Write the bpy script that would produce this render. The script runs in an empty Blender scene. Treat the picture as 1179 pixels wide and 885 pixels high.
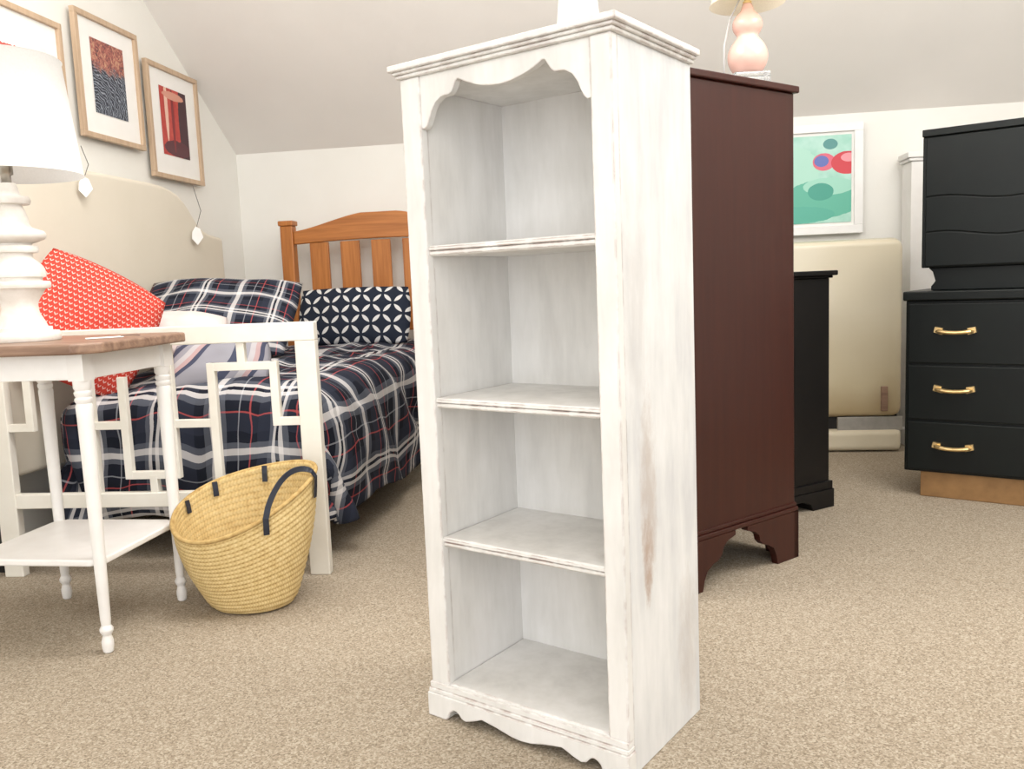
import bpy, bmesh, math, random
from mathutils import Vector, Matrix, noise
import numpy as np
random.seed(4)
S = bpy.context.scene
COL = S.collection
# ------------------------------------------------------------------ camera
cx, cy = 589.5, 442.5
f, p, r, hc = 983.8, .117, .041, .88
cp, sp, cr, sr = math.cos(p), math.sin(p), math.cos(r), math.sin(r)
fwd = Vector((0, cp, -sp)); up = Vector((0, sp, cp)); rt = Vector((1, 0, 0))
c_r = rt*cr - up*sr; c_u = rt*sr + up*cr
cam = bpy.data.cameras.new('camera'); co = bpy.data.objects.new('camera', cam); COL.objects.link(co)
M = Matrix((( c_r.x, c_u.x, -fwd.x, 0), (c_r.y, c_u.y, -fwd.y, 0), (c_r.z, c_u.z, -fwd.z, hc), (0,0,0,1)))
co.matrix_world = M
cam.sensor_fit = 'HORIZONTAL'; cam.sensor_width = 36; cam.lens = f*36/1179; cam.clip_start = .02
S.camera = co
EYE = Vector((0, 0, hc))
def ray(px, py):
    a = px-cx; b = py-cy
    return (fwd + c_r*(a/f) - c_u*(b/f))
def P(px, py, Y):
    d = ray(px, py); return EYE + d*(Y/d.y)
def FL(px, py, z=0.):
    d = ray(px, py); return EYE + d*((z-hc)/d.z)
A = .1518
C0 = Vector((-1.49, 4.906, 0)); E1 = Vector((math.cos(A), -math.sin(A), 0)); E2 = Vector((math.sin(A), math.cos(A), 0))
def R(s, t, z=0.): return C0 + E1*s - E2*t + Vector((0, 0, z))
def onL(px, py, off=0.):
    d = ray(px, py); k = (off-(EYE-C0).dot(E1))/d.dot(E1); q = EYE+d*k
    return -(q-C0).dot(E2), q.z          # (t, z)
def onB(px, py, off=0.):
    d = ray(px, py); k = (off+(EYE-C0).dot(E2))/(-d.dot(E2)); q = EYE+d*k
    return (q-C0).dot(E1), q.z           # (s, z)

# ------------------------------------------------------------------ materials
def lin(c):
    return tuple(((v/255)/12.92 if v/255 <= .04045 else ((v/255+.055)/1.055)**2.4) for v in c) + (1,)
class NT:
    def __init__(s, name, rough=.5, metal=0., spec=.5):
        s.m = bpy.data.materials.new(name); s.m.use_nodes = True
        s.t = s.m.node_tree; s.b = s.t.nodes['Principled BSDF']
        s.b.inputs['Roughness'].default_value = rough; s.b.inputs['Metallic'].default_value = metal
        s.b.inputs['Specular IOR Level'].default_value = spec
    def n(s, typ, **kw):
        o = s.t.nodes.new(typ)
        for k, v in kw.items(): setattr(o, k, v)
        return o
    def put(s, inp, v):
        if hasattr(v, 'is_output') or isinstance(v, bpy.types.NodeSocket): s.t.links.new(v, inp)
        elif v is not None: inp.default_value = v
    def math(s, op, a, b=None, c=None):
        o = s.n('ShaderNodeMath', operation=op); s.put(o.inputs[0], a)
        if b is not None: s.put(o.inputs[1], b)
        if c is not None: s.put(o.inputs[2], c)
        return o.outputs[0]
    def coord(s, which='Object', scale=(1,1,1)):
        t = s.n('ShaderNodeTexCoord'); m = s.n('ShaderNodeMapping'); s.t.links.new(t.outputs[which], m.inputs[0])
        m.inputs['Scale'].default_value = scale; return m.outputs[0]
    def noise(s, co, scale=5, detail=4, rough=.55, dist=0):
        o = s.n('ShaderNodeTexNoise'); s.put(o.inputs['Vector'], co); o.inputs['Scale'].default_value = scale
        o.inputs['Detail'].default_value = detail; o.inputs['Roughness'].default_value = rough; o.inputs['Distortion'].default_value = dist
        return o.outputs[0]
    def ramp(s, fac, stops, interp='LINEAR'):
        o = s.n('ShaderNodeValToRGB'); s.put(o.inputs[0], fac); e = o.color_ramp; e.interpolation = interp
        while len(e.elements) < len(stops): e.elements.new(.5)
        for el, (ps, c) in zip(e.elements, stops): el.position = ps; el.color = c if len(c) == 4 else tuple(c)+(1,)
        return o.outputs[0]
    def mix(s, fac, a, b, blend='MIX'):
        o = s.n('ShaderNodeMix', data_type='RGBA', blend_type=blend); s.put(o.inputs[0], fac); s.put(o.inputs[6], a); s.put(o.inputs[7], b)
        return o.outputs[2]
    def bump(s, h, strength=.2, dist=.01):
        o = s.n('ShaderNodeBump'); o.inputs['Strength'].default_value = strength; o.inputs['Distance'].default_value = dist
        s.put(o.inputs['Height'], h); s.t.links.new(o.outputs[0], s.b.inputs['Normal'])
    def sep(s, co):
        o = s.n('ShaderNodeSeparateXYZ'); s.put(o.inputs[0], co); return o.outputs
    def color(s, v): s.put(s.b.inputs['Base Color'], v); return s.m
def g_(v): return (v, v, v, 1)
def simple(name, c1, c2=None, rough=.5, scale=12, stretch=(1,1,1), metal=0., bump=0., bscale=80, spec=.5):
    t = NT(name, rough, metal, spec); c2 = c2 or tuple(int(v*.9) for v in c1)
    k = t.noise(t.coord('Object', stretch), scale, 5)
    if bump: t.bump(t.noise(t.coord(), bscale, 3), bump, .004)
    return t.color(t.ramp(k, [(.3, lin(c2)), (.7, lin(c1))]))
def edge_mask(t, rad=.005, thr=.985):
    b = t.n('ShaderNodeBevel', samples=6); b.inputs[0].default_value = rad
    g = t.n('ShaderNodeNewGeometry'); d = t.n('ShaderNodeVectorMath', operation='DOT_PRODUCT')
    t.t.links.new(b.outputs[0], d.inputs[0]); t.t.links.new(g.outputs['Normal'], d.inputs[1])
    return t.math('LESS_THAN', d.outputs['Value'], thr)

def m_distressed(name, scuff=False):
    t = NT(name, .6, 0, .25)
    k = t.noise(t.coord('Object', (18, 18, 3.2)), 1.6, 6, .6, .2)
    kc = t.noise(t.coord('Object', (3, 3, 2)), 1.9, 4, .55)
    st = [(202,202,203), (215,215,214), (227,226,225)] if scuff else [(210,208,204), (221,219,215), (230,228,225)]
    base = t.ramp(t.math('ADD', t.math('MULTIPLY', k, .45), t.math('MULTIPLY', kc, .55)), [(.36, lin(st[0])), (.48, lin(st[1])), (.62, lin(st[2]))])
    k2 = t.noise(t.coord('Object', (2.6, 2.6, 1.1)), 3.3, 5, .58)
    base = t.mix(t.ramp(k2, [(.58, g_(0)), (.76, g_(.22 if scuff else .15))]), base, lin((180,169,161)))
    if scuff:   # rubbed-through patches low on the outer side
        X, Y, Z = t.sep(t.coord())
        kk = t.noise(t.coord('Object', (1, 18, 7)), 2.2, 6, .75)
        def patch(y0, z0, ry, rz, am):
            a = t.math('MULTIPLY', t.math('SUBTRACT', Y, y0), 1/ry); b = t.math('MULTIPLY', t.math('SUBTRACT', Z, z0), 1/rz)
            d = t.math('ADD', t.math('MULTIPLY', a, a), t.math('MULTIPLY', b, b))
            m = t.math('SUBTRACT', t.math('MULTIPLY', kk, 2.0), t.math('MULTIPLY', d, .55))
            return t.ramp(m, [(.30, g_(0)), (1.10, g_(am))])
        base = t.mix(patch(.088, .385, .019, .085, .80), base, lin((164,138,120)))
        base = t.mix(patch(.096, .50, .032, .17, .55), base, lin((178,162,150)))
        base = t.mix(patch(.25, .17, .045, .15, .38), base, lin((182,170,160)))
        base = t.mix(patch(.06, .85, .05, .20, .25), base, lin((186,180,176)))
    em = edge_mask(t, .004, .97); k3 = t.noise(t.coord(), 30, 3)
    em = t.math('MULTIPLY', em, t.ramp(k3, [(.42, g_(0)), (.58, g_(.70))]))
    base = t.mix(em, base, lin((138,104,94)))
    t.bump(k, .05, .003)
    return t.color(base)
def m_carpet():
    t = NT('flecked_carpet', .95, 0, .1)
    co = t.coord()
    vo = t.n('ShaderNodeTexVoronoi'); t.put(vo.inputs['Vector'], co); vo.inputs['Scale'].default_value = 300
    rnd = t.sep(vo.outputs['Color'])[0]
    k = t.noise(co, 120, 3, .7); k3 = t.noise(co, 1.3, 3)
    m = t.math('ADD', t.math('MULTIPLY', rnd, .60), t.math('MULTIPLY', k, .40))
    c = t.ramp(m, [(.14, lin((120,109,93))), (.34, lin((149,136,118))), (.56, lin((164,151,133))), (.80, lin((186,175,158)))])
    c = t.mix(t.ramp(k3, [(.3, g_(0)), (.7, g_(.08))]), c, lin((122,110,94)))
    t.bump(rnd, .10, .002)
    return t.color(c)
def m_wood(name, dark, light, rough=.4, axis='z', scale=1.0, spec=.5):
    t = NT(name, rough, 0, spec)
    st = {'z': (30,30,1.6), 'x': (1.6,30,30), 'y': (30,1.6,30)}[axis]
    k = t.noise(t.coord('Object', tuple(v*scale for v in st)), 1.5, 5, .6, .4)
    return t.color(t.ramp(k, [(.3, lin(dark)), (.7, lin(light))]))
def uvsplit(t):
    u = t.n('ShaderNodeUVMap'); s = t.n('ShaderNodeSeparateXYZ'); t.t.links.new(u.outputs[0], s.inputs[0])
    return s.outputs[0], s.outputs[1], u.outputs[0]
def m_plaid(name, period=.26):
    t = NT(name, .9, 0, .12)
    U, V, _ = uvsplit(t)
    navy, dn, wh, red, gr, lg = lin((46,50,63)), lin((30,33,43)), lin((216,213,212)), lin((174,80,80)), lin((94,98,108)), lin((146,148,154))
    st = [(0, navy), (.10, dn), (.19, gr), (.24, wh), (.30, gr), (.35, dn), (.46, lg), (.472, dn), (.56, red), (.573, dn), (.63, navy), (.72, gr), (.755, wh), (.785, dn), (.812, wh), (.842, gr), (.88, dn), (.95, red), (.962, navy)]
    def band(c): return t.ramp(t.math('FRACT', t.math('MULTIPLY', c, 1/period)), st, 'CONSTANT')
    a, b = band(U), band(V)
    c = t.mix(.44, t.mix(.5, a, b), t.mix(1., a, b, 'LIGHTEN'))
    return t.color(c)
def m_petal():
    t = NT('navy_petal_fabric', .9, 0, .1); U, V, _ = uvsplit(t)
    u2 = t.math('ADD', U, V); v2 = t.math('SUBTRACT', U, V)
    fx = t.math('FRACT', t.math('MULTIPLY', u2, 1/.104)); fy = t.math('FRACT', t.math('MULTIPLY', v2, 1/.104)); tot = None
    for a in (0, 1):
        for b in (0, 1):
            d = t.math('ADD', t.math('POWER', t.math('ABSOLUTE', t.math('SUBTRACT', fx, a)), 2), t.math('POWER', t.math('ABSOLUTE', t.math('SUBTRACT', fy, b)), 2))
            q = t.math('LESS_THAN', d, .385); tot = q if tot is None else t.math('ADD', tot, q)
    return t.color(t.mix(t.math('GREATER_THAN', tot, 1.5), lin((42,47,60)), lin((216,215,214))))
def m_redprint():
    t = NT('red_print_fabric', .9, 0, .1); U, V, _ = uvsplit(t)
    V2 = t.math('MULTIPLY', V, 1/.0175); row = t.math('MULTIPLY', t.math('FLOOR', V2), .5)
    fx = t.math('FRACT', t.math('ADD', t.math('MULTIPLY', U, 1/.0165), row)); fy = t.math('FRACT', V2)
    ch = t.math('ABSOLUTE', t.math('SUBTRACT', t.math('SUBTRACT', fy, .3), t.math('ABSOLUTE', t.math('SUBTRACT', fx, .5))))
    k = t.math('MULTIPLY', t.math('LESS_THAN', ch, .13), t.math('LESS_THAN', t.math('ABSOLUTE', t.math('SUBTRACT', fx, .5)), .34))
    return t.color(t.mix(t.math('MULTIPLY', k, .75), lin((206,74,62)), lin((240,216,206))))
def m_swirl():
    t = NT('striped_swirl_fabric', .9, 0, .1); U, V, uv = uvsplit(t)
    d = t.math('SQRT', t.math('ADD', t.math('POWER', t.math('ABSOLUTE', t.math('ADD', U, .22)), 2), t.math('POWER', t.math('ABSOLUTE', t.math('SUBTRACT', V, .22)), 2)))
    d = t.math('ADD', d, t.math('MULTIPLY', t.math('SINE', t.math('MULTIPLY', V, 18)), .025))
    k = t.math('FRACT', t.math('MULTIPLY', d, 1/.155))
    g, w, n_, pk = lin((148,147,155)), lin((180,176,179)), lin((72,76,95)), lin((178,152,152))
    return t.color(t.ramp(k, [(0, g), (.24, n_), (.40, g), (.52, w), (.62, pk), (.70, n_), (.78, g)], 'CONSTANT'))
def m_straw():
    t = NT('woven_straw', .75, 0, .2); U, V, _ = uvsplit(t)
    b = t.math('FRACT', t.math('MULTIPLY', V, 1/.018))
    d = t.math('ADD', t.math('MULTIPLY', U, 1/.010), t.math('MULTIPLY', t.math('ABSOLUTE', t.math('SUBTRACT', b, .5)), 1.2))
    w = t.math('SINE', t.math('MULTIPLY', d, 6.283))
    h = t.math('ADD', t.math('MULTIPLY', w, .25), t.math('SINE', t.math('MULTIPLY', b, 3.14159)))
    t.bump(h, .35, .0028)
    k = t.noise(t.coord(), 60, 3)
    c = t.ramp(t.math('ADD', t.math('MULTIPLY', h, .30), t.math('MULTIPLY', k, .6)), [(.12, lin((164,132,80))), (.44, lin((206,178,122))), (.8, lin((226,205,154)))])
    return t.color(c)
def art(name, bg, shapes, rough=.5, bgs=5):
    """flat picture: (cx, cy, rx, ry, colour, wobble) ellipses over a noisy ground, in UV 0..1"""
    t = NT(name, rough); U, V, uv = uvsplit(t)
    nz = t.noise(uv, bgs, 3); nz2 = t.noise(uv, 14, 3)
    c = t.ramp(nz, [(.35, lin(bg[0])), (.65, lin(bg[1]))])
    for (ax, ay, rx, ry, colr, wob) in shapes:
        du = t.math('MULTIPLY', t.math('SUBTRACT', U, ax), 1/rx); dv = t.math('MULTIPLY', t.math('SUBTRACT', V, ay), 1/ry)
        d = t.math('ADD', t.math('MULTIPLY', du, du), t.math('MULTIPLY', dv, dv))
        if wob: d = t.math('ADD', d, t.math('MULTIPLY', t.math('SUBTRACT', nz2, .5), wob))
        c = t.mix(t.math('LESS_THAN', d, 1.), c, lin(colr))
    return t.color(c)
def m_feather():
    t = NT('dark_feather_print', .5); U, V, uv = uvsplit(t)
    m = t.n('ShaderNodeMapping'); t.put(m.inputs[0], uv); m.inputs['Scale'].default_value = (1, 1.6, 1)
    w = t.n('ShaderNodeTexWave', wave_type='RINGS', rings_direction='SPHERICAL'); t.put(w.inputs['Vector'], m.outputs[0])
    w.inputs['Scale'].default_value = 5; w.inputs['Distortion'].default_value = 9; w.inputs['Detail'].default_value = 3; w.inputs['Detail Scale'].default_value = 1.4
    low = t.ramp(w.outputs[1], [(.35, lin((36,42,56))), (.7, lin((62,70,88))), (.92, lin((150,158,168)))])
    nz = t.noise(uv, 9, 4, .7, 2)
    hi = t.ramp(nz, [(.35, lin((72,58,62))), (.5, lin((168,92,84))), (.62, lin((196,160,128)))])
    k = t.math('ADD', V, t.math('MULTIPLY', t.math('SUBTRACT', t.noise(uv, 7, 3), .5), .5))
    return t.color(t.mix(t.ramp(k, [(.56, g_(0)), (.68, g_(1))]), low, hi))
def m_shade(name, colr, amt):
    t = NT(name, .9, 0, .1); k = t.noise(t.coord(), 200, 2)
    c = t.ramp(k, [(.3, lin(tuple(v-5 for v in colr))), (.7, lin(colr))]); t.color(c)
    tr = t.n('ShaderNodeBsdfTranslucent'); t.put(tr.inputs[0], c)
    mx = t.n('ShaderNodeMixShader'); mx.inputs[0].default_value = amt
    out = t.t.nodes['Material Output']
    t.t.links.new(t.b.outputs[0], mx.inputs[1]); t.t.links.new(tr.outputs[0], mx.inputs[2]); t.t.links.new(mx.outputs[0], out.inputs[0])
    return t.m

MT = {}
MT['dis'] = m_distressed('whitewashed_wood'); MT['disside'] = m_distressed('whitewashed_wood_scuffed', True)
MT['wall'] = simple('warm_white_wall_paint', (239,237,231), (235,233,226), .8, 3, bump=.05, bscale=120)
MT['ceil'] = simple('grey_white_ceiling_paint', (240,235,229), (236,231,225), .85, 3, bump=.05, bscale=120)
MT['carpet'] = m_carpet()
MT['mahog'] = m_wood('dark_mahogany_veneer', (51,19,13), (60,25,17), .32, spec=.38)
MT['black'] = simple('black_furniture_paint', (16,14,14), (12,10,10), .45, 10, spec=.3)
MT['blackgreen'] = simple('black_green_furniture_paint', (11,17,15), (8,12,11), .42, 10, spec=.28)
MT['brass'] = simple('pale_brushed_brass', (234,206,152), (218,188,132), .42, 30, metal=1.)
MT['goldpaint'] = simple('gold_brown_painted_wood', (158,120,76), (136,102,64), .5, 20, metal=.2)
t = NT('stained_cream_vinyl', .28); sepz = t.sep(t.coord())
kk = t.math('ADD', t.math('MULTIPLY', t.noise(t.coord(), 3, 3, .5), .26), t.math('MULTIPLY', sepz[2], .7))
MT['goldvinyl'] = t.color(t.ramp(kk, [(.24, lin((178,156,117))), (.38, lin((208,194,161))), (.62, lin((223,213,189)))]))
MT['creamvinyl'] = simple('cream_vinyl_piping', (224,213,188), (214,202,175), .35, 6)
MT['creamfab'] = simple('cream_linen_upholstery', (221,213,197), (216,208,191), .85, 4, bump=.04, bscale=300)
MT['white'] = simple('white_satin_paint', (238,236,233), (228,225,221), .4, 9)
MT['cream'] = simple('cream_metal_paint', (238,234,224), (230,225,213), .4, 9)
MT['chalk'] = simple('chalky_distressed_white', (238,234,228), (218,211,202), .7, 25, bump=.12, bscale=60)
MT['tabletop'] = m_wood('scuffed_brown_tabletop', (112,84,68), (164,134,112), .45, 'x')
MT['pine'] = m_wood('honey_brown_pine', (158,94,42), (196,126,64), .4, 'z')
MT['pinex'] = m_wood('honey_brown_pine_rail', (158,94,42), (196,126,64), .4, 'x')
MT['lampshade'] = m_shade('white_linen_shade', (230,229,227), .3)
MT['creamshade'] = m_shade('cream_shade', (248,241,222), .3)
MT['pink'] = simple('dusty_pink_ceramic', (228,188,174), (219,176,162), .18, 6)
t = NT('clear_acrylic', .05); t.b.inputs['Transmission Weight'].default_value = .85; t.b.inputs['IOR'].default_value = 1.45
MT['acrylic'] = t.color(lin((240,242,242)))
MT['chrome'] = simple('satin_nickel', (190,186,178), (160,156,150), .3, 20, metal=1.)
MT['lightwood'] = m_wood('pale_oak_frame', (180,154,128), (204,178,150), .5, 'z')
MT['mat'] = simple('white_mount_board', (242,240,236), (238,236,231), .8)
MT['frame_white'] = simple('white_frame_paint', (240,239,237), (234,233,230), .4)
MT['plaid'] = m_plaid('navy_plaid_cotton', .43); MT['plaid2'] = m_plaid('navy_plaid_pillowcase', .30)
MT['petal'] = m_petal(); MT['red'] = m_redprint(); MT['swirl'] = m_swirl()
MT['blush'] = simple('blush_white_cotton', (228,214,210), (220,204,200), .9, 20)
MT['sheet'] = simple('white_mattress_ticking', (225,222,218), None, .9)
MT['straw'] = m_straw()
MT['leather'] = simple('navy_leather', (36,42,56), (28,32,44), .5, 30)
MT['paper'] = simple('white_card', (246,245,242), (242,240,236), .8)
MT['string'] = simple('dark_string', (90,86,82), None, .9)
MT['cord'] = simple('grey_plastic_cord', (190,188,186), None, .5)
MT['darkmetal'] = simple('dark_steel', (40,38,37), (30,29,28), .5, 20, metal=.3)
MT['greymetal'] = simple('grey_steel', (186,182,174), (166,162,154), .4, 20, metal=.3)
MT['ceramic'] = simple('white_glazed_ceramic', (228,222,213), (220,213,203), .3, 6)
MT['artmint'] = art('green_abstract_art', ((156,208,191),(182,221,208)), [
    (.25,.62,.35,.28,(172,217,200),.5), (.66,.28,.50,.22,(98,180,157),.2), (.72,.42,.32,.10,(158,212,193),.2), (.62,.36,.16,.10,(72,158,140),.2),
    (.30,.10,.5,.10,(90,174,154),.3), (.66,.70,.14,.10,(218,104,124),.12), (.63,.71,.09,.065,(96,110,178),.1), (.74,.90,.09,.06,(84,146,142),.1), (.95,.68,.20,.13,(204,62,72),.1), (.97,.74,.10,.05,(230,150,158),.1)])
MT['art1'] = art('red_stroke_print', ((238,234,228),(244,240,236)), [(.35,.80,.5,.10,(196,84,76),1.4),(.7,.72,.25,.08,(80,60,60),1.2),(.5,.35,.4,.10,(170,60,60),1.)])
MT['art2'] = m_feather()
MT['art3'] = art('red_building_print', ((176,54,50),(196,80,70)), [(.88,.5,.22,.7,(70,40,48),.3),(.22,.7,.06,.5,(230,190,172),.5),(.55,.12,.5,.12,(90,46,54),.6),(.45,.55,.05,.5,(130,42,46),.3),(.5,.9,.4,.06,(210,150,130),.8)])

# ------------------------------------------------------------------ mesh helpers
class MB:
    def __init__(s): s.bm = bmesh.new()
    def box(s, x0, x1, y0, y1, z0, z1):
        vs = [s.bm.verts.new(v) for v in ((x0,y0,z0),(x1,y0,z0),(x1,y1,z0),(x0,y1,z0),(x0,y0,z1),(x1,y0,z1),(x1,y1,z1),(x0,y1,z1))]
        for q in ((3,2,1,0),(4,5,6,7),(0,1,5,4),(1,2,6,5),(2,3,7,6),(3,0,4,7)): s.bm.faces.new([vs[i] for i in q])
        return s
    def prism(s, pts, a, b, axis='y'):
        """extrude 2D outline; axis y: (x,z) outline, axis x: (y,z), axis z: (x,y)"""
        def v(q, k):
            return {'y': (q[0], k, q[1]), 'x': (k, q[0], q[1]), 'z': (q[0], q[1], k)}[axis]
        A_ = [s.bm.verts.new(v(q, a)) for q in pts]; B_ = [s.bm.verts.new(v(q, b)) for q in pts]
        n = len(pts); s.bm.faces.new(A_); s.bm.faces.new(B_[::-1])
        for i in range(n): s.bm.faces.new((A_[i], B_[i], B_[(i+1)%n], A_[(i+1)%n]))
        return s
    def lathe(s, prof, n=32, c=(0,0,0), caps=True):
        rings = []
        for rr, z in prof:
            rings.append([s.bm.verts.new((c[0]+rr*math.cos(2*math.pi*i/n), c[1]+rr*math.sin(2*math.pi*i/n), c[2]+z)) for i in range(n)])
        for a_, b_ in zip(rings, rings[1:]):
            for i in range(n): s.bm.faces.new((a_[i], a_[(i+1)%n], b_[(i+1)%n], b_[i]))
        if caps: s.bm.faces.new(rings[0][::-1]); s.bm.faces.new(rings[-1])
        return s
    def tube(s, pts, rad, n=8, flat=1.):
        pts = [Vector(q) for q in pts]; rings = []
        for i, q in enumerate(pts):
            tg = (pts[min(i+1, len(pts)-1)]-pts[max(i-1, 0)]).normalized()
            ref = Vector((0,0,1)) if abs(tg.z) < .9 else Vector((0,1,0))
            a_ = tg.cross(ref).normalized(); b_ = tg.cross(a_)
            rr = rad[i] if isinstance(rad, (list, tuple)) else rad
            rings.append([s.bm.verts.new(q + a_*rr*math.cos(2*math.pi*k/n) + b_*rr*flat*math.sin(2*math.pi*k/n)) for k in range(n)])
        for a_, b_ in zip(rings, rings[1:]):
            for k in range(n): s.bm.faces.new((a_[k], a_[(k+1)%n], b_[(k+1)%n], b_[k]))
        s.bm.faces.new(rings[0][::-1]); s.bm.faces.new(rings[-1]); return s
    def strap(s, pts, nrm, w, th):
        """flat band through pts; nrm = outward direction per point"""
        pts = [Vector(q) for q in pts]; rings = []
        for i, q in enumerate(pts):
            tg = (pts[min(i+1, len(pts)-1)]-pts[max(i-1, 0)]).normalized(); n_ = Vector(nrm[i]); n_ = (n_-tg*n_.dot(tg)).normalized(); sd = tg.cross(n_)
            rings.append([s.bm.verts.new(q+sd*a_*w/2+n_*b_*th/2) for a_, b_ in ((-1,-1),(1,-1),(1,1),(-1,1))])
        for a_, b_ in zip(rings, rings[1:]):
            for k in range(4): s.bm.faces.new((a_[k], a_[(k+1)%4], b_[(k+1)%4], b_[k]))
        s.bm.faces.new(rings[0][::-1]); s.bm.faces.new(rings[-1]); return s
    def build(s, name, mat, parent=None, bevel=0., smooth=False, seg=2, sharp=0.):
        bmesh.ops.recalc_face_normals(s.bm, faces=s.bm.faces[:])
        if sharp:
            for e in s.bm.edges:
                if len(e.link_faces) == 2 and e.calc_face_angle(0) > sharp: e.smooth = False
        me = bpy.data.meshes.new(name); s.bm.to_mesh(me); s.bm.free()
        o = bpy.data.objects.new(name, me); COL.objects.link(o); me.materials.append(mat)
        if parent: o.parent = parent
        if smooth:
            for q in me.polygons: q.use_smooth = True
        if bevel:
            b = o.modifiers.new('bevel', 'BEVEL'); b.width = bevel; b.segments = seg; b.limit_method = 'ANGLE'; b.angle_limit = math.radians(40)
        return o
def bx(*a): return MB().box(*a)
def tag(o, label, cat, group=None):
    o['label'] = label; o['category'] = cat
    if group: o['group'] = group
    return o
def thing(name, label, cat, loc=(0,0,0), rz=0., group=None):
    o = bpy.data.objects.new(name, None); COL.objects.link(o); o.location = loc
    o.rotation_euler = (0, 0, rz); o.empty_display_size = .1
    return tag(o, label, cat, group)
def struct(o): o['kind'] = 'structure'; return o
def uvplane(name, w, h, mat, parent, y=0.):
    bm = bmesh.new(); uv = bm.loops.layers.uv.new()
    vs = [bm.verts.new(q) for q in ((-w/2,y,-h/2),(w/2,y,-h/2),(w/2,y,h/2),(-w/2,y,h/2))]
    fc = bm.faces.new(vs)
    for l, c in zip(fc.loops, ((0,0),(1,0),(1,1),(0,1))): l[uv].uv = c
    me = bpy.data.meshes.new(name); bm.to_mesh(me); bm.free(); me.materials.append(mat)
    o = bpy.data.objects.new(name, me); COL.objects.link(o); o.parent = parent; return o
rd = math.radians

# ------------------------------------------------------------------ room
KZ = 1.66; SL = .70; FZ = 2.6; tt = (FZ-KZ)/SL
SW, TL = 5.2, 7.0
def quad(name, pts, mat):
    bm = bmesh.new(); bm.faces.new([bm.verts.new(q) for q in pts])
    me = bpy.data.meshes.new(name); bm.to_mesh(me); bm.free(); me.materials.append(mat)
    o = bpy.data.objects.new(name, me); COL.objects.link(o); return struct(o)
quad('floor', [R(0,0), R(0,TL), R(SW,TL), R(SW,0)], MT['carpet'])
quad('wall_back', [R(0,0), R(SW,0), R(SW,0,KZ), R(0,0,KZ)], MT['wall'])
quad('wall_left', [R(0,TL), R(0,0), R(0,0,KZ), R(0,tt,FZ), R(0,TL,FZ)], MT['wall'])
quad('wall_right', [R(SW,0), R(SW,TL), R(SW,TL,FZ), R(SW,tt,FZ), R(SW,0,KZ)], MT['wall'])
bm = bmesh.new()
v = [bm.verts.new(q) for q in (R(0,0,KZ), R(SW,0,KZ), R(SW,tt,FZ), R(0,tt,FZ), R(SW,TL,FZ), R(0,TL,FZ))]
bm.faces.new((v[0],v[1],v[2],v[3])); bm.faces.new((v[3],v[2],v[4],v[5]))
me = bpy.data.meshes.new('ceiling'); bm.to_mesh(me); bm.free(); me.materials.append(MT['ceil'])
o = bpy.data.objects.new('ceiling', me); COL.objects.link(o); struct(o)

# ------------------------------------------------------------------ bookcase
W, D, ZT = .4603, .3016, 1.274; TH = .6357
xl, xr, yb = .0475, W-.0410, .262
bk = thing('bookcase', 'tall narrow whitewashed bookcase with scalloped top and distressed edges in the foreground', 'bookcase', (-.1906, 1.6875, 0), -TH)
d = MT['dis']
bx(.004, xl-.002, .02, D, .0, ZT).build('side_panel', d, bk, .002)
bx(xr+.002, W-.001, .02, D, .0, ZT).build('side_panel', MT['disside'], bk, .002)
bx(xl-.004, xr+.004, yb, yb+.012, .03, ZT).build('back_panel', d, bk)
bx(0, xl, 0, .0205, .07, ZT).build('stile', d, bk, .003)
bx(xr, W, 0, .0205, .07, ZT).build('stile', d, bk, .003)
def shelf_prof(zt, th, y0):
    return [(yb, zt-th), (y0+.006, zt-th), (y0+.002, zt-th+.003), (y0+.002, zt-th*.55), (y0+.006, zt-th*.5), (y0, zt-th*.42), (y0, zt-.003), (y0+.004, zt), (yb, zt)]
for z in (.959, .664, .383):
    MB().prism(shelf_prof(z, .02, .004), xl, xr, 'x').build('shelf', d, bk)
bx(xl-.001, xr+.001, .004, yb, .056, .0766).build('bottom_shelf', d, bk, .002)
bx(xl-.001, xr+.001, .02, yb, ZT-.02, ZT).build('top_board', d, bk)
L = []
def lerp_tab(ks, s):
    for (a_, va), (b_, vb) in zip(ks, ks[1:]):
        if a_ <= s <= b_: return va+(vb-va)*(s-a_)/(b_-a_)
    return ks[-1][1]
BR = [(0,.096),(.006,.098),(.013,.094),(.019,.083),(.026,.067),(.036,.053),(.050,.045),(.062,.044),(.070,.044),(.077,.039),(.083,.030),(.086,.025)]
bwid = .086
for i in range(25): s_ = bwid*i/24; L.append((xl+s_, ZT-lerp_tab(BR, s_)))
L += [(xl+bwid+.002, ZT-.0215), (xl+bwid+.005, ZT-.0200)]
x0_, x1_ = xl+bwid+.009, xr-bwid-.009
for i in range(33):
    k = i/32; L.append((x0_+(x1_-x0_)*k, ZT-.0205-.024*math.sin(math.pi*k)**.85))
L += [(xr-bwid-.005, ZT-.0200), (xr-bwid-.002, ZT-.0215)]
for i in range(24, -1, -1): s_ = bwid*i/24; L.append((xr-s_, ZT-lerp_tab(BR, s_)))
MB().prism([(xl, ZT)]+L+[(xr, ZT)], .003, .019, 'y').build('scalloped_apron', d, bk, .0015)
cm = MB()
for (ov, za, zb) in ((.006, ZT, ZT+.007), (.011, ZT+.007, ZT+.013), (.017, ZT+.013, ZT+.025)):
    cm.box(-ov, W+ov, -ov, D+ov*.3, za, zb)
cm.build('crown_moulding', d, bk, .0025)
pl = []
pw0, pw1 = -.007, W+.003
PZ = [(0,0),(.20,0),(.235,.006),(.25,.018),(.29,.026),(.34,.024),(.37,.014),(.42,.010),(.50,.016),(.60,.026),(.75,.020),(.9,.012),(1,.010)]
hw = (pw1-pw0)/2; n_ = 40
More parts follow.
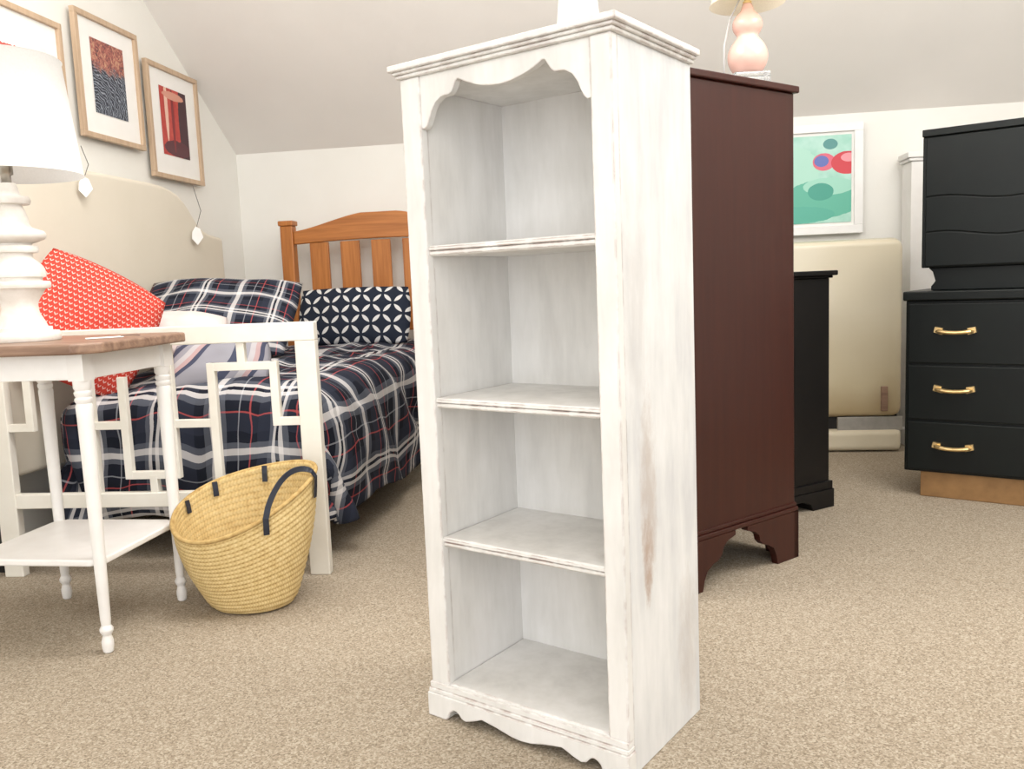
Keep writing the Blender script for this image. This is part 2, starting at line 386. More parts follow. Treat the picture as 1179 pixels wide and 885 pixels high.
for i in range(n_+1): pl.append((pw0+hw*i/n_, lerp_tab(PZ, i/n_)))
for i in range(n_-1, -1, -1): pl.append((pw1-hw*i/n_, lerp_tab(PZ, i/n_)))
pb = MB().prism([(pw0, .050)]+pl+[(pw1, .050)], -.008, .0195, 'y')
pb.box(pw0+.002, pw1-.002, -.0055, .0195, .050, .059); pb.box(pw0+.004, pw1-.003, -.003, .0195, .059, .072)
pb.build('plinth', d, bk, .002)

q = P(666, 20, 1.83)
v_ = MB().lathe([(.034,0),(.044,.005),(.0505,.013),(.0535,.024),(.0535,.034),(.0505,.056),(.045,.10),(.040,.15),(.034,.20),(.030,.222),(.026,.23),(.026,.25),(.031,.258),(.027,.26),(.022,.25)], 40).build('vase', MT['ceramic'], None, smooth=True)
v_.location = (q.x, q.y, ZT+.0255); tag(v_, 'white tapered ceramic vase standing on top of the whitewashed bookcase', 'vase')

# ------------------------------------------------------------------ mahogany chest
ch = thing('tall_chest', 'tall dark mahogany chest with bracket feet, plain side facing out behind the white bookcase', 'chest', (.43, 2.26, 0), .6435)
cw, cd = .538, .90; CH = 1.420
bx(0, cw, 0, cd, .17, CH-.020).build('body', MT['mahog'], ch, .004)
bx(-.012, cw+.012, -.012, cd+.012, CH-.020, CH).build('top', MT['mahog'], ch, .004)
bmld = MB(); bmld.box(-.008, cw+.008, -.008, cd+.008, .148, .162); bmld.box(-.004, cw+.004, -.004, cd+.004, .162, .175)
bmld.build('base_moulding', MT['mahog'], ch, .003)
for (ix, iy) in ((0,0),(1,0),(0,1),(1,1)):
    g = MB()
    sx_ = 1 if ix == 0 else -1; sy_ = 1 if iy == 0 else -1
    X0 = -.008 if ix == 0 else cw+.008; Y0 = -.008 if iy == 0 else cd+.008
    pr = [(0,.148),(0,.0),(.105,.0),(.112,.03),(.125,.055),(.15,.07),(.175,.078),(.19,.092),(.195,.11),(.215,.125),(.25,.135),(.25,.148)]
    g.prism([(X0+sx_*a_, b_) for a_, b_ in pr], Y0, Y0+sy_*.022, 'y')
    g.prism([(Y0+sy_*a_, b_) for a_, b_ in pr], X0, X0+sx_*.022, 'x')
    g.build('bracket_foot', MT['mahog'], ch)

q = P(861, 88, 2.68)
lp = thing('table_lamp', 'pink double gourd ceramic table lamp on a clear base on the mahogany chest', 'lamp', (q.x, q.y, CH+.001))
bx(-.055,.055,-.055,.055,0,.058).build('base', MT['acrylic'], lp, .006)
prof = []
for i in range(28):
    z = i/27*.205
    if z < .11: rr = .022+.038*math.sin(math.pi*min(1,(z+.012)/.125))**.75
    elif z < .175: rr = .026+.019*math.sin(math.pi*(z-.11)/.068)**.8
    else: rr = .024-.010*(z-.175)/.03
    prof.append((rr, .059+z))
MB().lathe(prof, 40).build('gourd_body', MT['pink'], lp, smooth=True)
MB().lathe([(.013,.264),(.013,.271),(.009,.273),(.009,.345)], 20).build('neck', MT['brass'], lp, smooth=True)
MB().lathe([(.112,.264),(.108,.264),(.075,.462),(.079,.462)], 48, caps=False).build('lamp_shade', MT['creamshade'], lp, smooth=True)
MB().tube([(-.05,.02,.0025),(-.075,-.01,.06),(-.076,-.02,.14),(-.055,-.01,.22),(-.02,0,.285),(-.008,0,.30)], .0028).build('cord', MT['cord'], lp, smooth=True)
sp_ = MB()
for k in range(3):
    a_ = k*2.094; sp_.tube([(0,0,.342),(.06*math.cos(a_),.06*math.sin(a_),.348),(.096*math.cos(a_),.096*math.sin(a_),.338)], .002, 6)
sp_.build('shade_spider', MT['brass'], lp)

# ------------------------------------------------------------------ small black cabinet
kc = thing('side_cabinet', 'small black cabinet with moulded base squeezed behind the mahogany chest', 'cabinet', (.80, 2.925, 0), math.atan2(.5,.86))
bx(0,.435,0,.40,.09,.855).build('body', MT['black'], kc, .003)
tb = MB(); tb.box(-.01,.445,-.01,.41,.855,.864); tb.box(-.022,.457,-.022,.422,.864,.882); tb.build('top', MT['black'], kc, .004)
b_ = MB(); b_.box(-.010,.445,-.010,.410,.07,.10)
b_.prism([(-.014,.0),(.10,.0),(.115,.025),(.15,.04),(.285,.04),(.32,.025),(.335,.0),(.449,.0),(.449,.07),(-.014,.07)], -.014, .414, 'y')
b_.build('base', MT['black'], kc, .003)

# ------------------------------------------------------------------ gold headboard leaning on back wall
gh = thing('headboard', 'stained cream vinyl headboard with smooth padded front standing against the back wall', 'headboard', R(2.955, .27), -A)
def padded(w, z0, z1, th, rad=.05, nx=60, nz=60):
    bm = bmesh.new(); hw_ = w/2; grid = {}
    for side in (0, 1):
        for i in range(nx+1):
            for j in range(nz+1):
                x = -hw_+w*i/nx; z = z0+(z1-z0)*j/nz
                ex = min(x+hw_, hw_-x); ez = min(z-z0, z1-z)
                if ex < rad and ez < rad:
                    k = max(rad-ex, rad-ez); a_ = math.hypot(rad-ex, rad-ez)
                    if a_ > 0: sc = k/a_; ex2, ez2 = rad-(rad-ex)*sc, rad-(rad-ez)*sc
                    else: ex2, ez2 = ex, ez
                    x = (-hw_+ex2) if x < 0 else hw_-ex2; z = (z0+ez2) if z < (z0+z1)/2 else z1-ez2; ed = rad-k
                else: ed = min(ex, ez)
                pf = math.sqrt(max(0, 1-(1-min(1, ed/.030))**2))
                y = -th*(.45+.55*pf) + .006*noise.noise(Vector((x*5, z*5, 2))) if side == 0 else 0
                if i in (0, nx) or j in (0, nz):
                    if side == 1: grid[(1,i,j)] = grid[(0,i,j)]; continue
                    y = -th*.25
                grid[(side,i,j)] = bm.verts.new((x, y, z))
    for side in (0, 1):
        for i in range(nx):
            for j in range(nz):
                q_ = [grid[(side,i,j)], grid[(side,i+1,j)], grid[(side,i+1,j+1)], grid[(side,i,j+1)]]
                bm.faces.new(q_ if side == 0 else q_[::-1])
    m_ = MB(); m_.bm.free(); m_.bm = bm; return m_
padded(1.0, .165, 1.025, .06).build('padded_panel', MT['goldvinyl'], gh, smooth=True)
padded(1.0, .0, .112, .075, .03, 60, 14).build('bottom_roll', MT['creamvinyl'], gh, smooth=True)
bx(-.48,.48,-.03,0,.09,.19).build('bed_frame_bar', MT['darkmetal'], gh, .003)
bx(.200,.50,-.050,-.031,.100,.170).build('frame_bracket', MT['greymetal'], gh, .003)
bx(.395,.425,-.078,-.056,.20,.32).build('wood_block', MT['tabletop'], gh, .003)

# ------------------------------------------------------------------ painting on back wall
s1, z1 = onB(991, 141); s2, z2 = onB(992, 268)
zc, hh = (z1+z2)/2, (z1-z2); ww = .50
pt = thing('framed_painting', 'abstract mint green painting with red ovals in white frame on the back wall', 'painting', R((s1+s2)/2-ww/2, .022, zc), -A)
def frame(parent, w, h, fw, dep, mat, bev=.002):
    g = MB(); g.box(-w/2, w/2, -dep, 0, h/2-fw, h/2); g.box(-w/2, w/2, -dep, 0, -h/2, -h/2+fw)
    g.box(-w/2, -w/2+fw, -dep, 0, -h/2+fw, h/2-fw); g.box(w/2-fw, w/2, -dep, 0, -h/2+fw, h/2-fw)
    return g.build('frame', mat, parent, bev)
frame(pt, ww, hh, .042, .022, MT['frame_white'])
uvplane('mount', ww-.08, hh-.08, MT['mat'], pt, -.008)
uvplane('canvas', ww-.11, hh-.115, MT['artmint'], pt, -.012)

wc = thing('column_stand', 'narrow white panelled column with a capped top standing beside the black furniture', 'column', R(3.515, .05), -A)
bx(0,.19,-.15,0,.08,1.385).build('shaft', MT['white'], wc, .004)
g = MB(); g.box(-.012,.202,-.162,.0,1.385,1.40); g.box(-.022,.212,-.172,.0,1.40,1.428); g.build('cap', MT['white'], wc, .004)
bx(-.015,.205,-.165,0,0,.085).build('base', MT['white'], wc, .004)

# ------------------------------------------------------------------ black dresser + cabinet on it
dr = thing('dresser', 'black dresser with brass drawer handles and a gold brown base', 'dresser', (1.505, 3.25, 0), -.6435)
dw, dd = 1.15, .45
bx(0,dw,.012,dd,.100,.755).build('body', MT['blackgreen'], dr, .004)
bx(-.008,dw+.008,-.008,dd,.755,.79).build('top', MT['blackgreen'], dr, .005)
b_ = MB(); b_.box(.055, dw-.055, .03, .055, 0, .10)
for x_ in (.057, dw-.079): b_.box(x_, x_+.022, .052, .42, 0, .10)
b_.build('gold_base', MT['goldpaint'], dr, .003)
dz = [.105, .300, .515, .748]
for k in range(3):
    dwr = bx(.010, dw-.010, .002, .014, dz[k]+.004, dz[k+1]-.004).build('drawer', MT['blackgreen'], dr, .004)
    zc_ = (.203, .420, .638)[k]
    for hx in (.172, dw-.172):
        h = MB(); w_ = .056
        xs = (-1,-.98,-.9,-.7,-.4,0,.4,.7,.9,.98,1); ys = (.002,-.014,-.020,-.024,-.026,-.026,-.026,-.024,-.020,-.014,.002); zs = (.003,.003,.003,.001,-.001,-.002,-.001,.001,.003,.003,.003)
        h.tube([(hx+w_*a_, b2_, zc_+c_) for a_, b2_, c_ in zip(xs, ys, zs)], [.009,.0095,.010,.010,.0095,.0095,.0095,.010,.010,.0095,.009], 10, .8)
        for sg in (-1, 1):
            h.prism([(hx+sg*(w_-.013),zc_-.010),(hx+sg*(w_+.015),zc_-.001),(hx+sg*(w_+.011),zc_+.019),(hx+sg*(w_-.015),zc_+.014)], -.012, .002, 'y')
        h.build('handle', MT['brass'], dwr, smooth=False)
ox, oy = .046, .03
uc = thing('wavy_cabinet', 'small black cabinet with wavy drawer fronts stacked on the black dresser', 'cabinet', Vector((1.505,3.25,.791))+Vector((.8*ox+.6*oy, -.6*ox+.8*oy, 0)), -.6435)
uw, ud = .85, .38
MB().prism([(.03,0),(uw-.03,0),(uw-.03,.015),(uw-.045,.035),(uw-.035,.07),(uw-.02,.085),(.02,.085),(.035,.07),(.045,.035),(.03,.015)], .03, ud-.02, 'y').build('plinth', MT['blackgreen'], uc, .003)
bx(0,uw,.007,ud,.085,.566).build('body', MT['blackgreen'], uc, .004)
bx(-.002,uw+.002,-.001,ud,.566,.592).build('top', MT['blackgreen'], uc, .003)
def wavy(z0, z1, a0, a1):
    n = 40; lo = []; hi = []
    for i in range(n+1):
        x = .012+(uw-.024)*i/n; k = math.sin(2*math.pi*(x/.42)+.6)
        lo.append((x, z0+a0*k)); hi.append((x, z1+a1*k))
    return lo+hi[::-1]
for (z0, z1, a0, a1) in ((.090,.206,0,.011), (.209,.336,.011,.011), (.339,.561,.011,0)):
    MB().prism(wavy(z0, z1, a0, a1), .002, .010, 'y').build('drawer', MT['blackgreen'], uc, .003)

# ------------------------------------------------------------------ left wall headboard (cream)
lh = thing('headboard', 'large cream upholstered headboard with a stepped arched top along the left wall', 'headboard', R(.075, 1.43), math.pi/2-A)
HZ = [(0,1.38),(.30,1.38),(.42,1.375),(.52,1.355),(.60,1.31),(.68,1.235),(.72,1.205),(.80,1.182),(.95,1.168)]
HW = .93
pts = [(-HW,.30)]+[(-HW+2*HW*i/60, lerp_tab(HZ, abs(-HW+2*HW*i/60))) for i in range(61)]+[(HW,.30)]
MB().prism(pts, -.06, 0, 'y').build('upholstered_panel', MT['creamfab'], lh, .018, seg=4)
for x in (-.7,.7): bx(x-.04,x+.04,-.045,-.01,0,.32).build('leg', MT['darkmetal'], lh, .003)

# ------------------------------------------------------------------ framed prints on left wall
G_ = 'framed prints on the left wall'
for (pxs, artm, lab) in (
    (((-60,-22),(63,28),(76,142),(-43,110)), 'art1', 'framed red print at the edge of the photo, above the white lamp shade'),
    (((78,8),(152,40),(163,173),(92,157)), 'art2', 'framed print of dark feathery foliage, in the middle on the left wall'),
    (((163,68),(222,92),(231,214),(173,203)), 'art3', 'framed print of red vertical shapes, nearest the corner on the left wall')):
    q = [onL(a_, b_, .02) for a_, b_ in pxs]
    t0 = (q[0][0]+q[3][0])/2; t1 = (q[1][0]+q[2][0])/2; zt_ = (q[0][1]+q[1][1])/2; zb_ = (q[2][1]+q[3][1])/2
    w_, h_ = t0-t1, zt_-zb_
    if artm == 'art1': w_ = .46; t0 = t1+w_; h_ = .60; zt_ = q[1][1]; zb_ = zt_-h_
    pf = thing('framed_print', lab, 'picture', R(.022, (t0+t1)/2, (zt_+zb_)/2), math.pi/2-A, G_)
    frame(pf, w_, h_, .022, .022, MT['lightwood'])
    uvplane('mount', w_-.04, h_-.04, MT['mat'], pf, -.008)
    k = uvplane('print', w_*(.62 if artm == 'art1' else .52), h_*.60, MT[artm], pf, -.010); k.location.z = h_*.02

def htag(px, py, ptop, size, off, lab):
    t_, z_ = onL(px, py, off); t2, z2_ = onL(ptop[0], ptop[1], .03)
    # the card turns a little towards the room on its string
    o = thing('price_tag', lab, 'tag', R(off, t_, z_), math.pi/2-A-.5, 'hanging price tags')
    MB().prism([(0,-size),(size*.8,-size*.1),(size*.45,size*.9),(-.004,size*1.15),(-size*.6,size*.5),(-size*.7,-size*.3)], -.001, .001, 'y').build('card', MT['paper'], o)
    dx_ = Matrix.Rotation(.5, 3, 'Z') @ Vector((-(t2-t_), off-.03, 0))
    MB().tube([(0,0,size), (dx_.x*.3, dx_.y*.1, (z2_-z_)*.4+size*.4), (dx_.x, dx_.y, z2_-z_)], .0015, 6).build('string', MT['string'], o)
htag(227, 272, (222,214), .040, .165, 'white price tag hanging on a string below the red framed print')
htag(98, 216, (93,168), .036, .165, 'white price tag hanging above the cream headboard beside the lamp shade')

# ------------------------------------------------------------------ wooden bed
bd = thing('bed', 'honey brown wooden single bed with a slatted headboard against the back wall', 'bed', R(.785, 0), -A)
hxc = .085
for x in (hxc-.51, hxc+.51):
    g = MB(); g.box(x-.035,x+.035,-.235,-.175,0,1.235); g.box(x-.042,x+.042,-.242,-.168,1.235,1.262)
    g.build('headboard_post', MT['pine'], bd, .006)
top = []; n_ = 40
for i in range(n_+1):
    x = -.475+.95*i/n_; k = min(1, max(0, (abs(x)-.10)/.36)); top.append((hxc+x, 1.286-.080*(k*k*(3-2*k)*.4+k*.6)))
bot = [(x, 1.135+.015*(1-((x-hxc)/.475)**2)) for x, _ in top]
MB().prism(bot+top[::-1], -.222, -.188, 'y').build('headboard_rail', MT['pinex'], bd, .005)
for k in range(-2, 3): x = hxc+k*.170; bx(x-.052,x+.052,-.214,-.196,.74,1.142).build('slat', MT['pine'], bd, .003)
bx(hxc-.475,hxc+.475,-.222,-.188,.66,.745).build('headboard_lower_rail', MT['pinex'], bd, .005)
XL, XR = -.57, .385
for x in (XL+.03, XR-.055): bx(x,x+.025,-1.93,-.235,.23,.30).build('side_rail', MT['pine'], bd, .004)
bx(XL+.03,XR-.03,-1.955,-1.93,.23,.30).build('foot_rail', MT['pinex'], bd, .004)
for x in (XL+.12,XR-.16): bx(x-.025,x+.025,-1.40,-1.35,0,.30).build('leg', MT['pine'], bd, .004)
bx(XL,XR,-1.955,-.24,.30,.50).build('mattress', MT['sheet'], bd, .04, seg=4)

def comforter():
    bm = bmesh.new(); uvl = bm.loops.layers.uv.new()
    xc = (XL+XR)/2; hwx, y0, y1 = (XR-XL)/2, -.30, -1.955; H = .42; rad = .09
    NX, NY = 140, 150
    us = np.linspace(-hwx-H, hwx+H, NX+1); vs = np.linspace(0, (y0-y1)+.42, NY+1)
    ly = y0-y1; vg = {}
    for i, u in enumerate(us):
        for j, v_ in enumerate(vs):
            dx = max(0, abs(u)-hwx+rad); dy = max(0, v_-ly+rad)
            cxn = max(-hwx+rad, min(hwx-rad, u)); cyn = min(ly-rad, v_)
            d_ = max(dx, dy); h_ = math.hypot(dx, dy)
            corner = min(dx, dy)/max(d_, 1e-6)
            nx_, ny_ = ((math.copysign(dx, u)/h_, dy/h_) if h_ > 1e-6 else (0, 0))
            arc = rad*math.pi/2
            if d_ < arc: out = rad*math.sin(d_/rad); drop = rad*(1-math.cos(d_/rad))
            else: out = rad; drop = rad+(d_-arc)
            per = math.copysign(1,u)*u*.9+v_*1.0
            k = min(1, max(0, (d_-.03)/.3))
            fold = .024*k*math.sin(per*13+2*math.sin(per*5)) + .020*k*math.sin(per*7.3+1)
            out += fold + .035*k*(1-.7*corner)
            drop *= 1-.07*math.sin(per*6.1+.7)*k - .09*corner*k*(1 if u > 0 else 0)
            q1 = noise.noise(Vector((u*3.6+v_*1.5, v_*3.2, 1.7)))
            q2 = noise.noise(Vector((u*8, v_*6+u*4, 5.1)))
            q_ = q1*.5+(.5-abs(q2))*.45
            ft = min(1, max(0, (v_-1.0)/.6))
            top_ = .577 - .02*ft + .042*q_ + .018*math.exp(-((u)/.3)**2)
            top_ -= .05*math.exp(-((u+.36)**2+(v_-1.50)**2)/.05)
            out += q_*.040*min(1, d_/.1)
            x = max(xc+cxn+nx_*out, -.615-.02*(q1+1)*.3); y = y0-(cyn+ny_*out); z = top_-drop
            vg[i,j] = (bm.verts.new((x, y, z)), (u+.02*q1, v_+.02*q2))
    for i in range(NX):
        for j in range(NY):
            c4 = [vg[i,j], vg[i+1,j], vg[i+1,j+1], vg[i,j+1]]
            fc = bm.faces.new([c[0] for c in c4]); fc.smooth = True
            for l, c in zip(fc.loops, c4): l[uvl].uv = c[1]
    me = bpy.data.meshes.new('comforter'); bm.to_mesh(me); bm.free(); me.materials.append(MT['plaid'])
    o = bpy.data.objects.new('comforter', me); COL.objects.link(o)
    s_ = o.modifiers.new('solid', 'SOLIDIFY'); s_.thickness = .022; s_.offset = -1
    o.location = R(.785, 0); o.rotation_euler = (0,0,-A)
    return tag(o, 'navy, grey and white plaid comforter spread over the wooden bed', 'comforter')
comforter()

def pillow(lab, w, h, th, mat, loc, rot, pin=.06, sag=0., rb=.22):
    """rot = (lean back, in-plane roll, yaw); rb rounds the outline's corners"""
    name = 'pillow'; bm = bmesh.new(); uvl = bm.loops.layers.uv.new(); n = 30; g = {}
    for sd in (0, 1):
        for i in range(n+1):
            for j in range(n+1):
                a_, b_ = -1+2*i/n, -1+2*j/n
                if sd == 1 and (i in (0,n) or j in (0,n)): g[1,i,j] = g[0,i,j]; continue
                x = a_*w/2*math.sqrt(1-rb*b_*b_/2); z = b_*h/2*math.sqrt(1-rb*a_*a_/2)
                tk = th/2*((1-abs(a_)**2.4)*(1-abs(b_)**2.4))**.55
                tk *= 1+.14*noise.noise(Vector((a_*2.3, b_*2.3, w*9+sd)))
                tk *= 1-.35*sag*b_
                yo = .03*sag*noise.noise(Vector((a_*1.8, b_*1.8, 3)))
                g[sd,i,j] = (bm.verts.new((x, yo-tk if sd == 0 else yo+tk, z-sag*.05*a_*a_)), (x, z))
    for sd in (0, 1):
        for i in range(n):
            for j in range(n):
                c4 = [g[sd,i,j], g[sd,i+1,j], g[sd,i+1,j+1], g[sd,i,j+1]]
                if sd: c4 = c4[::-1]
                fc = bm.faces.new([c[0] for c in c4]); fc.smooth = True
                for l, c in zip(fc.loops, c4): l[uvl].uv = c[1]
    me = bpy.data.meshes.new(name); bm.to_mesh(me); bm.free(); me.materials.append(mat)
    o = bpy.data.objects.new(name, me); COL.objects.link(o)
    o.matrix_world = Matrix.Translation(loc) @ Matrix.Rotation(rot[2], 4, 'Z') @ Matrix.Rotation(-rot[0], 4, 'X') @ Matrix.Rotation(rot[1], 4, 'Y')
    return tag(o, lab, 'pillow', 'pillows on the plaid bed')
pillow('navy lumbar pillow with a white petal lattice against the slatted headboard', .58, .30, .12, MT['petal'], P(408, 364, 4.28), (rd(16), rd(0), -A))
pillow('navy plaid pillow slumped back in the far corner of the bed', .64, .51, .13, MT['plaid2'], P(250, 361, 3.55), (rd(56), rd(5), .12), sag=.6, rb=.02)
pillow('plain blush white pillow lying behind the grey striped pillow', .33, .26, .11, MT['blush'], P(209, 384, 3.24), (rd(58), rd(8), .25), rb=.4)
pillow('grey pillow with curved navy and pink stripes behind the cream footboard', .34, .22, .11, MT['swirl'], P(255, 417, 3.00), (rd(48), rd(-3), .15), rb=.35)
pillow('red pillow with small white marks tilted behind the side table', .44, .43, .17, MT['red'], P(100, 374, 2.97), (rd(10), rd(31), rd(38)), rb=.34)

# ------------------------------------------------------------------ fretwork footboard
fb = thing('footboard', 'cream footboard with open square fretwork standing at the foot of the bed', 'footboard', Vector((-1.64, 2.71, 0)), math.atan2(-.10, 1.02))
c = MT['cream']; LW = 1.022
for x in (0, LW):
    bx(x-.032,x+.032,-.016,.016,0,.736).build('leg', c, fb, .003)
bx(-.032,LW+.032,-.017,.017,.735,.792).build('top_rail', c, fb, .003)
bx(.03,LW-.03,-.014,.014,.225,.272).build('bottom_rail', c, fb, .003)
g = MB(); b2 = .0125
def vb(x, z0, z1): g.box(x-b2,x+b2,-.011,.011,z0,z1)
def hb(z, x0, x1): g.box(x0,x1,-.0105,.0105,z-b2,z+b2)
vb(.715,.272,.675); hb(.6625,.715,.915); vb(.915,.475,.675); hb(.488,.915,LW-.03); vb(.815,.66,.737); hb(.488,.575,.715)
vb(.577,.315,.737); vb(.42,.315,.64); hb(.327,.42,.577); vb(.50,.27,.327)
hb(.488,.31,.42); vb(.31,.272,.675); hb(.6625,.105,.31); vb(.105,.475,.675); hb(.488,.03,.105); vb(.21,.66,.737)
g.build('fretwork', c, fb, .0015)

# ------------------------------------------------------------------ side table
TZ = .782
tb_ = thing('side_table', 'small white side table with turned legs and a scuffed brown top', 'side table', (-1.2, 2.27, 0), -A)
ex, ey = .185, .177
def octo(hx, hy, c_): return [(-hx+c_,-hy),(hx-c_,-hy),(hx,-hy+c_),(hx,hy-c_),(hx-c_,hy),(-hx+c_,hy),(-hx,hy-c_),(-hx,-hy+c_)]
MB().prism(octo(.258, .240, .05), TZ-.026, TZ, 'z').build('tabletop', MT['tabletop'], tb_, .006, seg=3)
g = MB()
g.box(-ex,ex,-ey-.010,-ey+.008,TZ-.09,TZ-.026); g.box(-ex,ex,ey-.008,ey+.010,TZ-.09,TZ-.026)
g.box(-ex-.010,-ex+.008,-ey,ey,TZ-.09,TZ-.026); g.box(ex-.008,ex+.010,-ey,ey,TZ-.09,TZ-.026)
g.build('apron', MT['white'], tb_, .002)
legp = [(.0085,0),(.0125,.004),(.0145,.02),(.0145,.03),(.0110,.042),(.0105,.046),(.0160,.056),(.0165,.062),(.0110,.072),(.0125,.085),(.0150,.25),(.0175,.45),(.0190,.60),(.0200,.628),(.0170,.634),(.0205,.640),(.0205,.646),(.0170,.650),(.0205,.656),(.0205,.662),(.0170,.666),(.0210,.672),(.0210,.690)]
for (sx_, sy_) in ((1,-1),(1,1),(-1,1),(-1,-1)):
    g = MB().lathe(legp, 24); g.box(-.021,.021,-.021,.021,.690,TZ-.027)
    o = g.build('leg', MT['white'], tb_, 0, True, sharp=.6)
    o.location = (sx_*ex, sy_*ey, 0)
MB().prism(octo(.192, .186, .03), .224, .242, 'z').build('lower_shelf', MT['white'], tb_, .005, seg=3)

q = P(27, 392, 2.27)
wl = thing('table_lamp', 'white turned table lamp with a white drum shade on the side table', 'lamp', (q.x, q.y, TZ+.0005))
lpf = [(.089,0),(.091,.003),(.091,.020),(.087,.025),(.072,.026),(.072,.036),(.062,.037),(.058,.048),(.052,.060),(.046,.072),(.043,.088),(.044,.100),(.050,.112),(.058,.124),(.065,.136),
 (.077,.138),(.079,.143),(.079,.151),(.077,.156),(.060,.157),(.060,.166),(.069,.167),(.071,.176),(.067,.190),(.061,.200),(.053,.208),(.045,.214),(.042,.222),(.042,.230),(.056,.231),(.058,.236),(.058,.243),(.056,.248),(.043,.249),(.043,.254),
 (.061,.260),(.075,.266),(.079,.272),(.079,.280),(.075,.286),(.059,.292),(.047,.297),(.043,.305),(.041,.322),(.036,.340),(.031,.350),(.031,.355),(.048,.356),(.051,.362),(.051,.369),(.048,.375),(.032,.377),(.027,.386),(.025,.400),(.020,.410)]
MB().lathe(lpf, 64).build('turned_body', MT['chalk'], wl, smooth=True, sharp=.75)
MB().lathe([(.012,.410),(.012,.43),(.018,.432),(.018,.48),(.014,.484)], 20).build('socket', MT['chrome'], wl, smooth=True)
MB().lathe([(.186,.430),(.183,.430),(.154,.720),(.157,.720)], 64, caps=False).build('lamp_shade', MT['lampshade'], wl, smooth=True)
g = MB()
for k in range(3):
    a_ = k*2.094+.4; g.tube([(0,0,.484),(.08*math.cos(a_),.08*math.sin(a_),.49),(.172*math.cos(a_),.172*math.sin(a_),.485)], .002, 6)
g.build('shade_spider', MT['chrome'], wl)
lamp_pos = Vector((q.x, q.y, TZ+.58))
pg = thing('price_card', 'white paper price card lying on the brown top of the side table', 'tag', (-1.07, 2.26, TZ+.001), .5)
bx(-.045,.045,-.028,.028,0,.0012).build('card', MT['paper'], pg)
MB().tube([(.04,0,.002),(.07,.01,.003),(.085,-.02,.002)], .001, 6).build('string', MT['string'], pg)

# ------------------------------------------------------------------ straw basket
bs = thing('basket', 'woven straw market basket with navy leather handle on the carpet by the footboard', 'basket', (-.763, 2.365, 0), -.1)
def bpt(a_, k, off=0.):
    rim = .312 + .050*math.cos(a_) + .064*math.sin(a_) + .012*math.cos(2*a_+.5)
    rx = .118+.088*math.sin(k*math.pi/2)**1.0; ry = .096+.056*math.sin(k*math.pi/2)**1.0
    if k < .12: s_ = .86+.14*math.sqrt(max(0, 1-(1-k/.12)**2)); rx *= s_; ry *= s_
    x = (rx+off)*math.cos(a_) - .006*k; y = (ry+off)*math.sin(a_)
    return Vector((x, y, .002+rim*k))
bm = bmesh.new(); uvl = bm.loops.layers.uv.new(); NA, NK = 72, 60; g = {}
for i in range(NA):
    for j in range(NK+1):
        k = j/NK; a_ = 2*math.pi*i/NA; q_ = bpt(a_, k)
        q_ += Vector((math.cos(a_), math.sin(a_), 0))*(.0014*math.sin(k*.36/.018*2*math.pi))
        g[i,j] = bm.verts.new(q_)
for i in range(NA):
    for j in range(NK):
        fc = bm.faces.new((g[i,j], g[(i+1)%NA,j], g[(i+1)%NA,j+1], g[i,j+1])); fc.smooth = True
        for l, (ii, jj) in zip(fc.loops, ((i,j),(i+1,j),(i+1,j+1),(i,j+1))): l[uvl].uv = (ii/NA*1.1, jj/NK*.36)
bm.faces.new([g[i,0] for i in range(NA)][::-1])
me = bpy.data.meshes.new('woven_body'); bm.to_mesh(me); bm.free(); me.materials.append(MT['straw'])
o = bpy.data.objects.new('woven_body', me); COL.objects.link(o); o.parent = bs
sm = o.modifiers.new('s', 'SOLIDIFY'); sm.thickness = .008; sm.offset = -1
MB().tube([bpt(2*math.pi*i/72, 1.0) for i in range(73)], .0065, 8).build('rim', MT['straw'], bs, smooth=True)
def rad_(a_): return Vector((math.cos(a_), math.sin(a_), .1))
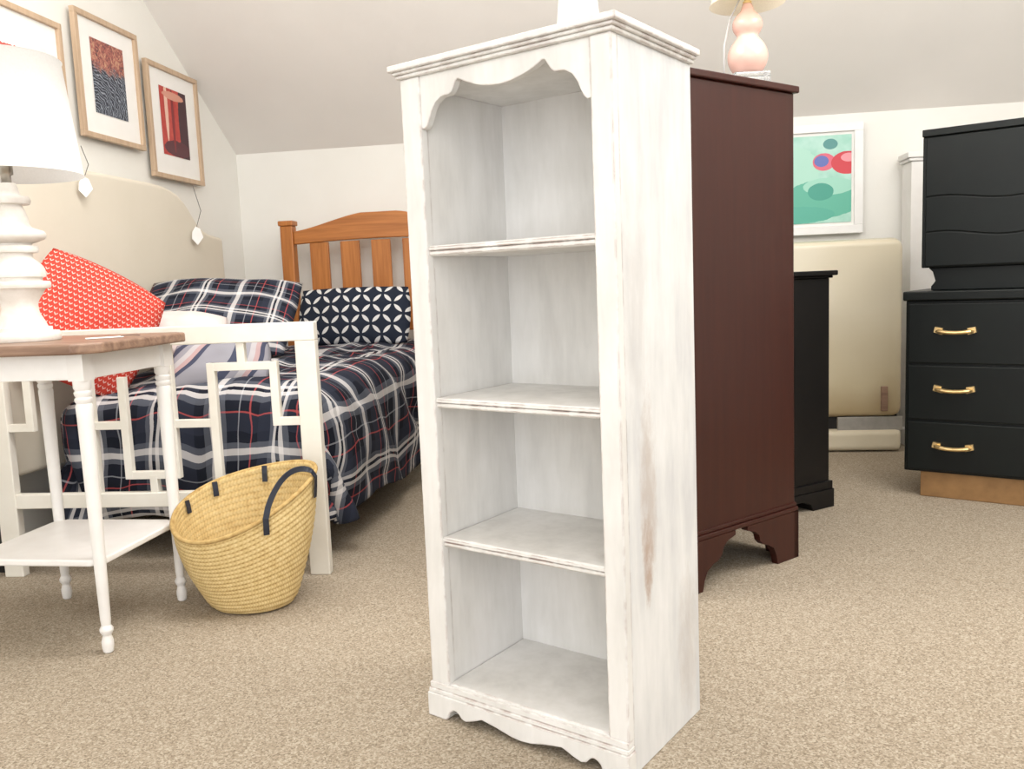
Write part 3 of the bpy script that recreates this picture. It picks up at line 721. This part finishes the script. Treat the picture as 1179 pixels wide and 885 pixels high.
def handle(a0, a1, lift, outer):
    n0, n1 = rad_(a0), rad_(a1)
    pts = [bpt(a0,.84,.006), bpt(a0,.92,.008), bpt(a0,1.0,.010)]; nr = [n0]*3
    q0, q1 = pts[-1], bpt(a1,1.0,.010)
    for i in range(1, 16):
        k = i/16; pts.append(q0.lerp(q1, k)+Vector((0,0,lift*math.sin(math.pi*k)**.6))+outer*math.sin(math.pi*k)); nr.append(n0.lerp(n1, k))
    pts += [q1, bpt(a1,.92,.008), bpt(a1,.84,.006)]; nr += [n1]*3
    MB().strap(pts, nr, .016, .003).build('handle', MT['leather'], bs, .0008)
handle(rd(-58), rd(-4), .060, Vector((-.012, .012, 0)))
for a_ in (rd(165), rd(133), rd(88)):
    MB().strap([bpt(a_,.88,-.014), bpt(a_,.95,-.0135), bpt(a_,1.01,-.010)], [rad_(a_)]*3, .016, .003).build('handle_tab', MT['leather'], bs, .0008)

# ------------------------------------------------------------------ light
Wd = bpy.data.worlds.new('world'); S.world = Wd; Wd.use_nodes = True
Wd.node_tree.nodes['Background'].inputs[0].default_value = (.95, .97, 1, 1); Wd.node_tree.nodes['Background'].inputs[1].default_value = 2.9
def area(name, loc, sx_, sy_, power, col=(1,.988,.965), rot=(0,0,0)):
    l = bpy.data.lights.new(name, 'AREA'); l.shape = 'RECTANGLE'; l.size = sx_; l.size_y = sy_; l.energy = power; l.color = col
    o = bpy.data.objects.new(name, l); COL.objects.link(o); o.location = loc; o.rotation_euler = rot
area('ceiling_light', R(1.1, 2.5, 2.55), 1.5, .8, 23, rot=(0,0,-A))
area('ceiling_light', R(3.6, 2.4, 2.55), 1.5, .8, 24, rot=(0,0,-A))
area('ceiling_light', R(1.8, 5.4, 2.55), 1.5, .8, 19, rot=(0,0,-A))
def fill_or_lamp_bulb(loc, power, size=.4, col=(1,.988,.965)):
    l = bpy.data.lights.new('fill_or_lamp_bulb', 'POINT'); l.energy = power; l.shadow_soft_size = size; l.color = col
    o = bpy.data.objects.new('fill_or_lamp_bulb', l); COL.objects.link(o); o.location = loc
fill_or_lamp_bulb(R(1.7, 2.7, 2.05), 38); fill_or_lamp_bulb(R(3.4, 2.6, 2.05), 44); fill_or_lamp_bulb(R(2.3, 4.4, 2.1), 14)  # omni fills without fixtures, added to brighten the ceiling and walls
fill_or_lamp_bulb(lamp_pos, .12, .04, (1,.95,.88))
S.view_settings.view_transform = 'Standard'
S.view_settings.exposure = 0.04
